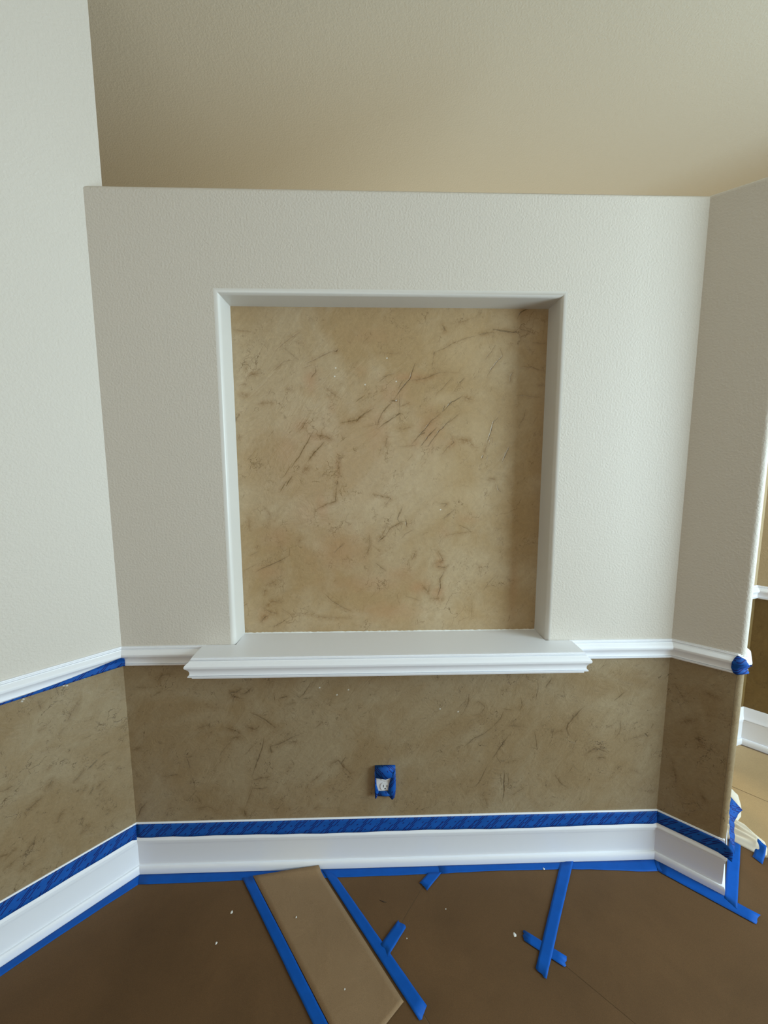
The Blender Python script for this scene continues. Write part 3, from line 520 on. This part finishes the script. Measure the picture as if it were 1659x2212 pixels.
un = prism('underside', [(SHL, -.0015), (SHL, SHF), (SHR, SHF), (SHR, -.0015)], .7925, .801, M_TRIM); rel(un, shelf)

# ------------------------------------------------------------------ painter's tape
def ribbon(name, quads_uv, m, label, cat='tape', group=None, thick=0.0004):
    """quads_uv: rows of (left point, right point, u) in 3-D; becomes a thin strip with thickness"""
    rows = quads_uv; v = []; f = []; uv = []
    c = [sum(p_[0][k] for p_ in rows)/len(rows) for k in range(3)]
    for row in rows:
        pts_ = row[0]; u = row[1]; w = 0; last = None
        for p_ in pts_:
            if last is not None: w += math.dist(p_, last)
            last = p_; v.append(p_); uv.append((u, w))
    return v, f, uv
def grid_strip(name, rows, us, m, label, thick=.0004, nrm=None, group=None, smooth=True):
    """rows[i] = list of points across the tape at station i"""
    K = len(rows[0]); v = []; uv = []; f = []
    for rw, u in zip(rows, us):
        w = 0
        for j, p_ in enumerate(rw):
            if j: w += math.dist(p_, rw[j-1])
            v.append(tuple(p_)); uv.append((u, w))
    for i in range(len(rows)-1):
        for j in range(K-1): f.append((i*K+j, i*K+j+1, (i+1)*K+j+1, (i+1)*K+j))
    o = np.mean(np.array(v), 0); o[2] = min(p_[2] for p_ in v)
    ob = mesh(name, v, f, m, None, smooth, origin=tuple(o), uvs=uv)
    # normals: make the first face look to the room / up
    me = ob.data; nn = me.polygons[0].normal
    want = Vector(nrm) if nrm else Vector((0, 0, 1))
    if nn.dot(want) < 0: me.flip_normals()
    sm = ob.modifiers.new('thickness', 'SOLIDIFY'); sm.thickness = thick; sm.offset = 1
    tag(ob, label, 'tape', group); return ob
TR = random.Random(11)
def floor_tape(label, A, B, w, z=.0016, n=None, jag=True, lift=None, wB=None, m=None):
    """straight strip on the floor from A to B (centre line), width w"""
    d = norm2((B[0]-A[0], B[1]-A[1])); nn = (-d[1], d[0]); L_ = math.dist(A, B); n = n or max(4, int(L_/.03)); wB = wB or w
    rows = []; us = []
    for i in range(n+1):
        t = i/n; ww = w+(wB-w)*t; c = (A[0]+(B[0]-A[0])*t, A[1]+(B[1]-A[1])*t); zz = z+.0004*abs(math.sin(i*2.3+A[0]*9))
        rw = []
        for k in range(5):
            s_ = (k/4-.5)*ww; e = 0
            if jag and i in (0, n): e = (TR.random()-.5)*.010 + (.012*(k/4-.5))*(1 if i else -1)
            rw.append((c[0]+nn[0]*s_+d[0]*e+nn[0]*TR.uniform(-.0006, .0006), c[1]+nn[1]*s_+d[1]*e, zz))
        rows.append(rw); us.append(t*L_)
    return grid_strip('painters_tape', rows, us, m or M_TAPEF, label)
def quad_tape(label, A0, A1, B0, B1, z=.0016, n=None, jag=True):
    """strip given by its four corners: edge 0 runs A0-B0, edge 1 runs A1-B1"""
    L_ = math.dist(A0, B0); n = n or max(3, int(L_/.03)); rows = []; us = []
    for i in range(n+1):
        t = i/n; a = [A0[k]+(B0[k]-A0[k])*t for k in (0, 1)]; b_ = [A1[k]+(B1[k]-A1[k])*t for k in (0, 1)]; rw = []
        d = norm2((B0[0]-A0[0], B0[1]-A0[1]))
        for k in range(6):
            s_ = k/5; e = (TR.random()-.5)*.006 if jag and i in (0, n) else 0
            w_ = TR.uniform(-.0005, .0005)
            rw.append((a[0]+(b_[0]-a[0])*s_+d[0]*e+w_, a[1]+(b_[1]-a[1])*s_+d[1]*e, z+.0005*abs(math.sin(i*1.7+k))*.6))
        rows.append(rw); us.append(t*L_)
    return grid_strip('painters_tape', rows, us, M_TAPEF, label)
bo = offsets(mpath)
def along(s0, s1, i, n, d, zf):
    pass
TOE = .0192
def wall_floor_tape(label, i0, path_in, path_out, z):
    rows = []; us = []; u = 0; 
    for k, (a, b_) in enumerate(zip(path_in, path_out)):
        if k: u += math.dist(a, path_in[k-1])
        rows.append([(a[0]+(b_[0]-a[0])*t, a[1]+(b_[1]-a[1])*t, z+(.0004 if 0 < t < 1 else 0)) for t in (0, .25, .5, .75, 1)]); us.append(u)
    return grid_strip('painters_tape', rows, us, M_TAPEF, label)
def cornerpt(i, d): return (mpath[i][0]+bo[i][0]*d, mpath[i][1]+bo[i][1]*d)
def pt_left(s, d): return (XL+DL[0]*s+NLW[0]*d, DL[1]*s+NLW[1]*d)
def pt_right(s, d): return (XR+DR[0]*s+NRW[0]*d, DR[1]*s+NRW[1]*d)
# floor tape along the left baseboard
sl = [0] + list(np.linspace(.06, 2.2, 36)); 
inn = [cornerpt(1, TOE)] + [pt_left(s_, TOE) for s_ in sl[1:]]
out = [cornerpt(1, .054)] + [pt_left(s_, .0475+.0015*math.sin(s_*17)+.001*TR.random()+(.004 if s_ < .08 else 0)+(.007 if s_ > 1.2 else 0)) for s_ in sl[1:]]
wall_floor_tape('smooth blue tape on the floor along the left baseboard', 0, inn[::-1], out[::-1], .0012)
# floor tape along the back baseboard, two overlapping lengths
def back_out(x):
    xs = [-.84, -.481, -.146, .2405, .4417, .6856, .8144, 1.03]; ys = [-.056, -.0502, -.0505, -.0475, -.0430, -.0450, -.0500, -.066]
    return float(np.interp(x, xs, ys))
xs = [XL+.025] + list(np.linspace(-.80, .27, 30))
wall_floor_tape('long blue floor tape below the back baseboard, left and centre', 0, [cornerpt(1, TOE)]+[(x, -TOE) for x in xs[1:]], [cornerpt(1, .054)]+[(x, back_out(x)+TR.uniform(-.0007, .0007)) for x in xs[1:]], .0016)
xs = list(np.linspace(.235, .985, 24))
wall_floor_tape('blue floor tape below the back baseboard, right of the seams', 0, [(x, -TOE) for x in xs]+[cornerpt(2, TOE)], [(x, back_out(x)+TR.uniform(-.0007, .0007)) for x in xs]+[cornerpt(2, .062)], .0022)
# right wall: one torn at its middle, running past the corner
wall_floor_tape('short torn blue floor tape in the right corner', 0, [cornerpt(2, TOE)]+[pt_right(s_, TOE) for s_ in (.02, .05, .08)], [cornerpt(2, .063)]+[pt_right(s_, w_) for s_, w_ in ((.02, .060), (.05, .062), (.072, .062))], .0027)
floor_tape('blue floor tape below the right baseboard, running out past the corner', pt_right(.03, .040), pt_right(.290, .042), .046, z=.0031, n=12)
# tape on the floor going back along the return
quad_tape('wide blue floor tape running back past the end of the right wall', (1.192, -.161), (1.2035, -.197), (1.404, .058), (1.4205, .024), z=.0038)
# tapes beside the loose strip
quad_tape('long blue tape left of the light paper strip', (-.4745, -.046), (-.4400, -.041), (-.1335, -.475), (-.0945, -.475), z=.0042, n=16)
quad_tape('long blue tape right of the light paper strip', (-.1935, -.022), (-.1450, -.040), (.1180, -.4370), (.1420, -.4080), z=.0036, n=16)
quad_tape('small blue tape patch over the seam near the back wall', (.1960, -.044), (.2440, -.044), (.1590, -.0785), (.1820, -.1050), z=.0040, n=4)
quad_tape('short blue tape patch over the seam beside the long tape', (.0735, -.1965), (.1000, -.2150), (.0170, -.2590), (.0400, -.2900), z=.0040, n=5)
quad_tape('straight blue tape from the back wall to the crossing', (.6910, -.0220), (.7470, -.0100), (.4700, -.3345), (.4925, -.3590), z=.0040, n=14)
quad_tape('short blue tape crossing the straight one', (.4735, -.2330), (.4610, -.2610), (.5765, -.3065), (.5600, -.3335), z=.0034, n=5)

# ------------------------------------------------------------------ printed tape over the baseboard top
def prof_at(prof, z):
    best = 0
    for (d0, z0), (d1, z1) in zip(prof[:-1], prof[1:]):
        if (z0-z)*(z1-z) <= 0 and abs(z0-z1) > 1e-9:
            best = max(best, d0+(d1-d0)*(z-z0)/(z1-z0))
    return best
def face_tape(label, stations, m, prof, eps=.0009, nz=6, nrm=(0, -1, 0), name='painters_tape'):
    """stations: (path fn giving (x,y) at distance d, u, z_low, z_high)"""
    rows = []; us = []
    for fn, u, za, zb in stations:
        rw = []
        for k in range(nz):
            z = za+(zb-za)*k/(nz-1); d = max(prof_at(prof, z-.0025), prof_at(prof, z), prof_at(prof, z+.0025))+eps; x, y = fn(d); rw.append((x, y, z))
        rows.append(rw); us.append(u)
    return grid_strip(name, rows, us, m, label, nrm=nrm)
ZL, ZH = .1450, .1915
zlow = lambda s_: ZL+.0012*math.sin(s_*9)+.0006*math.sin(s_*41)
st = [((lambda d, s_=s_: pt_left(s_, d)), 2.2-s_, zlow(s_), ZH) for s_ in np.linspace(2.2, .02, 50)] + [((lambda d: cornerpt(1, d)), 2.2, .1395, ZH)]
face_tape('printed blue tape along the top of the left baseboard', st, M_TAPEP, base_prof)
st = [((lambda d: cornerpt(1, d)), 0, .147, ZH)] + [((lambda d, x=x: (x, -d)), x-XL, zlow(x)+(.0015 if x < -.7 else 0)+.003*max(0, x-.5), ZH) for x in np.linspace(XL+.02, XR-.02, 50)] + [((lambda d: cornerpt(2, d)), XR-XL, .150, ZH)]
face_tape('printed blue tape along the top of the back baseboard', st, M_TAPEP, base_prof, eps=.0012)
st = [((lambda d: cornerpt(2, d)), 0, .150, ZH)] + [((lambda d, s_=s_: pt_right(s_, d)), s_, .150-.028*max(0, s_-.12), ZH) for s_ in np.linspace(.015, RLEN-.019, 10)] + [((lambda d: pt_right(.196, max(d, .010))), .196, .145, ZH-.002), ((lambda d: pt_right(.207, .0135)), .207, .141, .187), ((lambda d: pt_right(.219, .0140)), .219, .137, .176)]
face_tape('printed blue tape along the top of the right baseboard', st, M_TAPEP, base_prof, eps=.0012)
# tape on the return's baseboard top, its far end lifting off
rows = []; us = []
for i in range(15):
    t = i/14; s_ = .012+.24*t; liftoff = .010+max(0, t-.60)**1.5*.07
    rw = []
    for k in range(5):
        z = ZH+.002-.042*(k/4)*(1-.15*t); d = prof_at(base_prof, z)+.002+liftoff*(.3+k/4*1.1)+.0012*math.sin(i*2.1+k)
        rw.append((E0[0]+RET[0]*s_-DR[0]*-d, E0[1]+RET[1]*s_-DR[1]*-d, z))
    rows.append(rw); us.append(s_)
grid_strip('painters_tape', rows, us, M_TAPEP, 'crinkled blue tape round the end of the right wall, above the drop cloth', nrm=(DR[0], DR[1], 0))

# rail tape on the left: widens towards the corner
ss = np.linspace(.75, .03, 40)
def ztop(s_): return float(np.interp(s_, [0, .03, .08, .14, .2, .3, .75], [.832, .8285, .8195, .8120, .8075, .8050, .8035]))
st = [((lambda d, s_=s_: pt_left(s_, d)), .75-s_, .7964, ztop(s_)) for s_ in ss] + [((lambda d: cornerpt(1, d)), .74, .7964, .831), ((lambda d: (cornerpt(1, d)[0]+.010, -d)), .75, .7966, .829)]
face_tape('thin blue tape under the left chair rail, widening at the corner', st, M_TAPEP, rail_prof, eps=.0014, nz=12)
# blue cap on the rail's outside corner
st = []
for k, (w_, za, zb) in enumerate(((0, .815, .838), (.5, .801, .851), (1, .7955, .858))):
    s_ = .176-.012+.012*w_; st.append(((lambda d, s_=s_: pt_right(s_, d)), w_*.02, za, zb))
st.append(((lambda d: cornerpt(3, d)), .024, .7950, .858))
st.append(((lambda d: (cornerpt(4, d)[0]*.5+cornerpt(3, d)[0]*.5, cornerpt(4, d)[1]*.5+cornerpt(3, d)[1]*.5)), .035, .7950, .8500))
st.append(((lambda d: cornerpt(4, d)), .045, .7970, .8300))
face_tape('crumpled blue tape cap on the outer corner of the right chair rail', st, M_TAPEP, rail_prof, eps=.0016, nz=9)

# ------------------------------------------------------------------ wall outlet with its masking
ou = bpy.data.objects.new('wall_outlet', None); COL.objects.link(ou); ou.location = (.0385, -.0012, .3405)
tag(ou, 'white wall outlet half masked with blue tape, below the shelf', 'outlet')
OX, OZ = .0385, .3405
pl = box('cover_plate', OX-.0345, OX+.0345, -.0075, -.0012, OZ-.0565, OZ+.0565, M_PLATE); bevel(pl, .003, 3); rel(pl, ou)
for dz in (.0195, -.0195):
    pts_ = [(OX+.0172*math.cos(a), OZ+dz+max(-.0142, min(.0142, .0172*math.sin(a)))) for a in np.linspace(0, 2*math.pi, 33)[:-1]]
    v = [(x, -.0075, z) for x, z in pts_]+[(x, -.0098, z) for x, z in pts_]; n_ = len(pts_)
    fc = recalc(mesh('receptacle', v, [tuple(range(n_)), tuple(range(n_, 2*n_))]+[(i, (i+1) % n_, n_+(i+1) % n_, n_+i) for i in range(n_)], M_PLATE)); rel(fc, ou)
    for dx, w_, hh in ((-.0062, .0012, .0048), (.0062, .0012, .0040)):
        q = box('slot', OX+dx-w_, OX+dx+w_, -.0101, -.0092, OZ+dz+.002-hh, OZ+dz+.002+hh, M_DARK, fc)
    pts_ = [(OX+.0026*math.cos(a), OZ+dz-.0085+.0026*math.sin(a)) for a in np.linspace(0, 2*math.pi, 13)[:-1]]; n_ = 12
    q = mesh('ground_hole', [(x, -.0101, z) for x, z in pts_]+[(x, -.0090, z) for x, z in pts_], [tuple(range(12)), tuple(range(12, 24))]+[(i, (i+1) % 12, 12+(i+1) % 12, 12+i) for i in range(12)], M_DARK, fc); recalc(q)
pts_ = [(OX+.003*math.cos(a), OZ+.003*math.sin(a)) for a in np.linspace(0, 2*math.pi, 13)[:-1]]
q = recalc(mesh('screw', [(x, -.0085, z) for x, z in pts_]+[(x, -.0074, z) for x, z in pts_], [tuple(range(12)), tuple(range(12, 24))]+[(i, (i+1) % 12, 12+(i+1) % 12, 12+i) for i in range(12)], M_PLATE)); rel(q, ou)
def patch(label, rows, nrm=(0, -1, 0)):
    us = [0]
    for a, b_ in zip(rows[:-1], rows[1:]): us.append(us[-1]+math.dist(a[0], b_[0]))
    return grid_strip('painters_tape', rows, us, M_TAPEP, label, nrm=nrm, thick=.0004)
l0, l1, zb_, zt_ = OX-.037, OX+.037, OZ-.0575, OZ+.0585
# top flap: from the wall, over the plate's top edge, standing proud, its lower edge curling out
patch('printed blue tape flap over the top of the outlet',
      [[(l0, -.0022, zt_), (OX, -.0022, zt_+.001), (l1, -.0022, zt_)], [(l0, -.016, zt_-.002), (OX, -.017, zt_-.001), (l1, -.013, zt_-.002)],
       [(l0+.001, -.0175, zt_-.018), (OX, -.0185, zt_-.019), (l1-.001, -.0145, zt_-.016)], [(l0+.004, -.0180, zt_-.037), (OX+.002, -.0200, zt_-.042), (l1-.010, -.0160, zt_-.036)]])
patch('blue tape folded along the left side of the outlet',
      [[(l0-.0005, -.0022, zt_-.012), (l0-.0005, -.0165, zt_-.012), (l0+.001, -.0178, zt_-.014), (l0+.004, -.0160, zt_-.026)],
       [(l0-.0005, -.0022, OZ-.01), (l0-.0005, -.0175, OZ-.01), (l0+.002, -.0185, OZ-.01), (l0+.006, -.0130, OZ-.01)],
       [(l0-.0005, -.0022, zb_+.004), (l0+.0005, -.0185, zb_-.002), (l0+.005, -.0185, zb_), (l0+.015, -.0115, zb_+.016)]])
patch('crumpled blue tape down the right side of the outlet',
      [[(l1, -.0022, zt_-.010), (l1, -.0140, zt_-.012), (l1-.004, -.0175, zt_-.014), (l1-.012, -.0160, zt_-.024)],
       [(l1, -.0022, OZ+.010), (l1+.001, -.0150, OZ+.010), (l1-.008, -.0200, OZ+.008), (l1-.020, -.0120, OZ+.004)],
       [(l1, -.0022, OZ-.018), (l1+.001, -.0170, OZ-.018), (l1-.012, -.0165, OZ-.022), (l1-.026, -.0130, OZ-.024)],
       [(l1, -.0022, OZ-.036), (l1, -.0150, OZ-.040), (l1-.010, -.0210, OZ-.042), (l1-.026, -.0150, OZ-.040)],
       [(l1-.002, -.0022, zb_+.004), (l1-.003, -.0150, zb_-.002), (l1-.012, -.0200, zb_-.007), (l1-.022, -.0160, zb_+.002)]])
patch('blue tape fold under the outlet slots',
      [[(l0+.014, -.0100, OZ-.036), (OX, -.0102, OZ-.037), (l1-.022, -.0110, OZ-.036)], [(l0+.012, -.0165, OZ-.047), (OX, -.0175, OZ-.049), (l1-.016, -.0170, OZ-.047)],
       [(l0+.008, -.0130, zb_+.004), (OX, -.0125, zb_+.001), (l1-.014, -.0135, zb_+.003)]])

# ------------------------------------------------------------------ floor paper
def poly_sheet(label, poly, m, t=.0007, name='floor_paper', cat='paper', z=0.0001, group=None):
    cx_ = sum(p_[0] for p_ in poly)/len(poly); cy_ = sum(p_[1] for p_ in poly)/len(poly)
    o = prism(name, poly, z, z+t, m, origin=(cx_, cy_, z)); tag(o, label, cat, group); return o
g = .0009
# seam 1 from the back wall to the long tape; seam 2 from the crossing to the lower right
S1a, S1b = (.222, -.0197), (.028, -.275)
S2a, S2b = (.5170, -.2800), (1.62, -1.40)
def shift(P, Q, d):   # both points moved sideways
    n_ = norm2((Q[1]-P[1], -(Q[0]-P[0]))); return (P[0]+n_[0]*d, P[1]+n_[1]*d), (Q[0]+n_[0]*d, Q[1]+n_[1]*d)
TA0, TA1 = (-.4755, -.0197), (1.06, -1.95)                       # centre line of the tape left of the strip
TB0, TB1 = (-.168, -.0197), (.1300, -.4230)
A_l, A_r = shift(TA0, TA1, g/2+.001), shift(TA0, TA1, -g/2-.001)
dB = norm2((TB1[0]-TB0[0], TB1[1]-TB0[1])); TBe = (TB0[0]+dB[0]*2.4, TB0[1]+dB[1]*2.4)
B_l, B_r = shift(TB0, TBe, g/2+.001), shift(TB0, TBe, -g/2-.001)
cl_ = cornerpt(1, .0197); lo = pt_left(2.42, .0197)
poly_sheet('dark brown floor paper left of the light strip', [A_l[0], cl_, lo, (LX+.01, -4.2), (1.4, -4.2), A_l[1]], M_PAPER)
poly_sheet('brown floor paper lying below the light strip', [B_l[0], A_r[0], A_r[1], (1.24, -2.2), (TBe[0]-.002, TBe[1])], M_PAPER)
def inter(P, Q, R, S):
    a = (Q[0]-P[0], Q[1]-P[1]); b_ = (S[0]-R[0], S[1]-R[1]); k = a[0]*b_[1]-a[1]*b_[0]
    t = ((R[0]-P[0])*b_[1]-(R[1]-P[1])*b_[0])/k; return (P[0]+a[0]*t, P[1]+a[1]*t)
sl_, sr_ = shift(S1a, S1b, -g), shift(S1a, S1b, g)   # which side is found by x below
left1, right1 = (sl_, sr_) if sl_[0][0] < sr_[0][0] else (sr_, sl_)
tipL, tipR = inter(*left1, *B_r), inter(*right1, *B_r)
poly_sheet('brown triangle of floor paper between the seam and the long tape', [B_r[0], tipL, left1[0]], M_PAPER)
DT, DB = (.7190, -.0197), (.5170, -.2800)
D_l, D_r = shift(DT, DB, g), shift(DT, DB, -g)
Dl, Dr = (D_l, D_r) if D_l[0][0] < D_r[0][0] else (D_r, D_l)
s2l, s2r = shift(S2a, S2b, g), shift(S2a, S2b, -g)
lower2, upper2 = (s2l, s2r) if s2l[0][1] < s2r[0][1] else (s2r, s2l)
poly_sheet('brown floor paper in the centre, between the two taped seams', [right1[0], tipR, B_r[1], (2.2, -2.2), lower2[1], lower2[0], Dl[1], Dl[0]], M_PAPER)
endp = (1.4672, -.0385)
poly_sheet('brown floor paper right of the straight tape', [Dr[0], Dr[1], upper2[1], (3.2, -1.42), (3.2, -.90), (2.2, -.30), (1.6, -.04), (1.46, -.022), (1.475, .018), (1.405, .053), (E0[0]+DR[0]*.021+RET[0]*.02, E0[1]+DR[1]*.021+RET[1]*.02), pt_right(RLEN, .0205), cornerpt(2, .0197)], M_PAPER)
# lighter sheet in the next room, with its seams
FN = norm2((2.0218-1.9539, .5183-.5894)); 
def seamline(P, d0, d1): return (P[0]+FN[0]*d0, P[1]+FN[1]*d0), (P[0]+FN[0]*d1, P[1]+FN[1]*d1)
fa, fb = seamline((1.6561, .2973), -.42, 1.35)
fc_, fd = seamline((1.935, .570), -.28, 1.72)
poly_sheet('light brown floor paper along the far baseboard', [(fa[0]+.001, fa[1]+.001), (2.256, -.327), (3.2, -.894), fd, fc_], M_PAPFAR)
poly_sheet('light brown floor paper under the canvas drop cloth', [(1.407, .056), (1.478, .021), (1.463, -.0195), (1.6, -.037), (2.2, -.297), (2.252, -.3285), (fa[0]-.001, fa[1]-.001), (E0[0]+RET[0]*.47+DR[0]*.02, E0[1]+RET[1]*.47+DR[1]*.02), (E0[0]+RET[0]*.30+DR[0]*.0225, E0[1]+RET[1]*.30+DR[1]*.0225)], M_PAPFAR)

# loose lighter strip, its far end standing against the baseboard
S = [(-.4406, -.040), (-.2140, -.030), (.0776, -.3963), (-.128, -.4322)]
sd = norm2((S[3][0]-S[0][0], S[3][1]-S[0][1]))
endL = (-.4406+ (.0298+.4406)*1.0, 0)
nL, nW = 40, 12; rows = []
farL, farR = (-.4400, -.0380), (-.2050, -.0205)
nearL, nearR = (-.0605, -.5144), (.0776, -.3963)
v = []; f = []
for i in range(nL+1):
    t = i/nL
    for k in range(nW+1):
        s_ = k/nW
        a = (farL[0]+(nearL[0]-farL[0])*t, farL[1]+(nearL[1]-farL[1])*t); b_ = (farR[0]+(nearR[0]-farR[0])*t, farR[1]+(nearR[1]-farR[1])*t)
        # the near end is cut slanting: the left side runs on further
        ext = t*(1-s_)*0
        x = a[0]+(b_[0]-a[0])*s_; y = a[1]+(b_[1]-a[1])*s_
        z = .0052+.0010*math.sin(t*9+s_*3)*math.sin(s_*math.pi)+.016*max(0, 1-t/.075)**2*s_**1.2
        v.append((x, y, z))
W1 = nW+1
for i in range(nL):
    for k in range(nW): f.append((i*W1+k, (i+1)*W1+k, (i+1)*W1+k+1, i*W1+k+1))
v2 = v; 
ps = mesh('paper_strip', v2, f, M_STRIP, None, True, origin=(-.17, -.23, .006))
if ps.data.polygons[0].normal.z < 0: ps.data.flip_normals()
bm = bmesh.new(); bm.from_mesh(ps.data); bmesh.ops.triangulate(bm, faces=[q_ for q_ in bm.faces if len(q_.verts) > 4]); bmesh.ops.recalc_face_normals(bm, faces=bm.faces)
bm.to_mesh(ps.data); bm.free()
sm = ps.modifiers.new('thickness', 'SOLIDIFY'); sm.thickness = .0006; sm.offset = -1
tag(ps, 'light tan paper strip lying on the floor between two long blue tapes', 'paper')

# ------------------------------------------------------------------ paint drops and a wood shaving
drops = [(-.4763, -.153, .0042, 'pale paint drop left of the strip, nearer the back wall', .0009), (-.494, -.2395, .0034, 'pale paint drop left of the strip, farther from the wall', .0009),
         (-.258, -.1794, .0026, 'tiny pale paint drop on the light strip near the back wall', .0076), (-.087, -.3659, .0020, 'tiny pale paint drop on the light strip at its near end', .0066),
         (.4408, -.2443, .0052, 'biggest pale paint drop, left of the crossed tapes', .0009), (.6194, -.0425, .0034, 'pale paint drop on the floor tape by the back wall', .0036),
         (.2363, -.1638, .0017, 'faint tiny paint drop right of the seam patches', .0009), (.0990, -.2440, .0017, 'faint tiny paint drop beside the short tape patch', .0009)]
for x, y, rad, lab, z in drops:
    n_ = 14; ang = TR.random()*3; vs = [(0, 0, .0009)]
    for rr_, hz in ((.6, .0008), (1, 0)):
        for k in range(n_):
            a = 2*math.pi*k/n_; q = rad*rr_*(1+.13*math.sin(3*a+ang)+.08*math.sin(5*a)); vs.append((q*math.cos(a)*.85, q*math.sin(a)*1.2, hz))
    fs = [(0, 1+k, 1+(k+1) % n_) for k in range(n_)]+[(1+k, 1+n_+k, 1+n_+(k+1) % n_, 1+(k+1) % n_) for k in range(n_)]
    o = mesh('paint_drop', vs, fs, M_DROP, None, True); o.location = (x, y, z); tag(o, lab, 'paint drop', 'paint drops on the floor paper')
vs = []; fs = []
for i in range(9):
    t = i/8; c = (.0147+.024*t, -.1290-.0085*t-.0025*math.sin(t*3.1), .0012+.0012*math.sin(t*3.1)); w_ = .0011*math.sin(math.pi*(.12+.76*t))
    for k in range(5):
        a = 2*math.pi*k/5; vs.append((c[0], c[1]+w_*math.cos(a), c[2]+w_*.7*math.sin(a)))
for i in range(8):
    for k in range(5): fs.append((i*5+k, i*5+(k+1) % 5, (i+1)*5+(k+1) % 5, (i+1)*5+k))
o = recalc(mesh('wood_shaving', vs, fs, M_SHAVE, None, True, origin=(.0255, -.1334, .0008))); tag(o, 'small dark curled shaving on the paper triangle', 'debris')

# ------------------------------------------------------------------ next room: corner wall with rail and baseboard
FA = (1.9475, .6030); FD = FN
f_end = (FA[0]+FD[0]*1.82, FA[1]+FD[1]*1.82); lft = (FA[0]-.24, FA[1]-.070)
fw = [lft, FA, f_end, (3.30, -.62), (3.30, .70), (lft[0], .70)]
FH = ZT
fwall = struct(prism('wall_far', fw, 0, FH, M_FARW))
fpath = [lft, FA, f_end]
def strip_wall(name, path, d, z0, z1, m, parent):
    off_ = offsets(path); v = []; f = []
    for i, p_ in enumerate(path): v += [(p_[0]+off_[i][0]*d, p_[1]+off_[i][1]*d, z0), (p_[0]+off_[i][0]*d, p_[1]+off_[i][1]*d, z1)]
    for i in range(len(path)-1): f.append((2*i, 2*i+2, 2*i+3, 2*i+1))
    return mesh(name, v, f, m, parent)
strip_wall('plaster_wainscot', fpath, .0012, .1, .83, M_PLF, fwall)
struct(sweep('baseboard_far', fpath, [(d, z*1.04) for d, z in base_prof], 0, 2, M_TRIM, smooth=True))
struct(sweep('trim_5', fpath, [(d, z) for d, z in rail_prof], 0, 2, M_TRIM, smooth=True))

# ------------------------------------------------------------------ canvas drop cloth
def cloth():
    # outline on the floor, long side along the return wall; heaped in soft folds
    nu, nv = 90, 60; v = []; f = []
    O = (E0[0]+DR[0]*.0235, E0[1]+DR[1]*.0235)
    def w_at(a):      # width away from the wall as a function of distance along the return
        return float(np.interp(a, [.262, .285, .32, .352, .372, .40, .44, .50, .53, .56], [.105, .128, .132, .126, .085, .045, .058, .060, .042, .02]))
    for i in range(nu+1):
        a = .268+(.565-.268)*i/nu
        for j in range(nv+1):
            b_ = j/nv; w_ = w_at(a); y_ = w_*b_-.018; aa = a - .012*b_*(1-i/nu)
            ends = min(1, i/5, (nu-i)/5)**.5; side = min(1, (1-b_)*4)**.7; env = ends*side
            h = .010
            for ak, sk, wk, hk in ((.282, .006, .011, .013), (.312, -.012, .010, .022), (.345, -.022, .012, .024), (.385, -.020, .013, .016)):
                c_ = ak+sk*b_+.004*math.sin(b_*5+ak*40); h += hk*math.exp(-((a-c_)/wk)**2)*(1-.35*b_)
            if a > .40:
                t_ = min(1, (a-.40)/.05); q = (a-.475)/.085
                h += t_*.062*max(0, 1-q*q)**.5*(1-.55*b_**2)-.016*math.exp(-((a-.515)/.010)**2-((b_-.45)/.3)**2)
            v.append((O[0]+RET[0]*aa+DR[0]*y_, O[1]+RET[1]*aa+DR[1]*y_, .0022+max(0, h)*env))
    for i in range(nu):
        for j in range(nv): k = i*(nv+1)+j; f.append((k, k+1, k+nv+2, k+nv+1))
    o = mesh('drop_cloth', v, f, M_CLOTH, None, True, origin=(1.52, .14, .001))
    if o.data.polygons[len(f)//2].normal.z < 0: o.data.flip_normals()
    s_ = o.modifiers.new('thickness', 'SOLIDIFY'); s_.thickness = .0012; s_.offset = -1
    tag(o, 'crumpled cream canvas drop cloth behind the end of the right wall', 'cloth'); return o
cloth()
# tape from the cloth's corner down to the brown paper
rows = []; us = []
for i, (p0_, p1_) in enumerate((((1.4816, .0217, .036), (1.4917, -.0052, .030)), ((1.4744, .0155, .030), (1.4830, -.0125, .024)), ((1.4644, .0089, .016), (1.4733, -.0209, .012)), ((1.4470, -.0040, .0032), (1.4540, -.0350, .0032)), ((1.4262, -.0190, .0030), (1.4353, -.0491, .0030)))):
    rows.append([tuple(p0_[c]+(p1_[c]-p0_[c])*k/4+(.0012*math.sin(k*1.9+i) if c == 2 and i < 3 else 0) for c in range(3)) for k in range(5)]); us.append(i*.02)
grid_strip('painters_tape', rows, us, M_TAPEF, 'short blue tape holding the corner of the drop cloth')
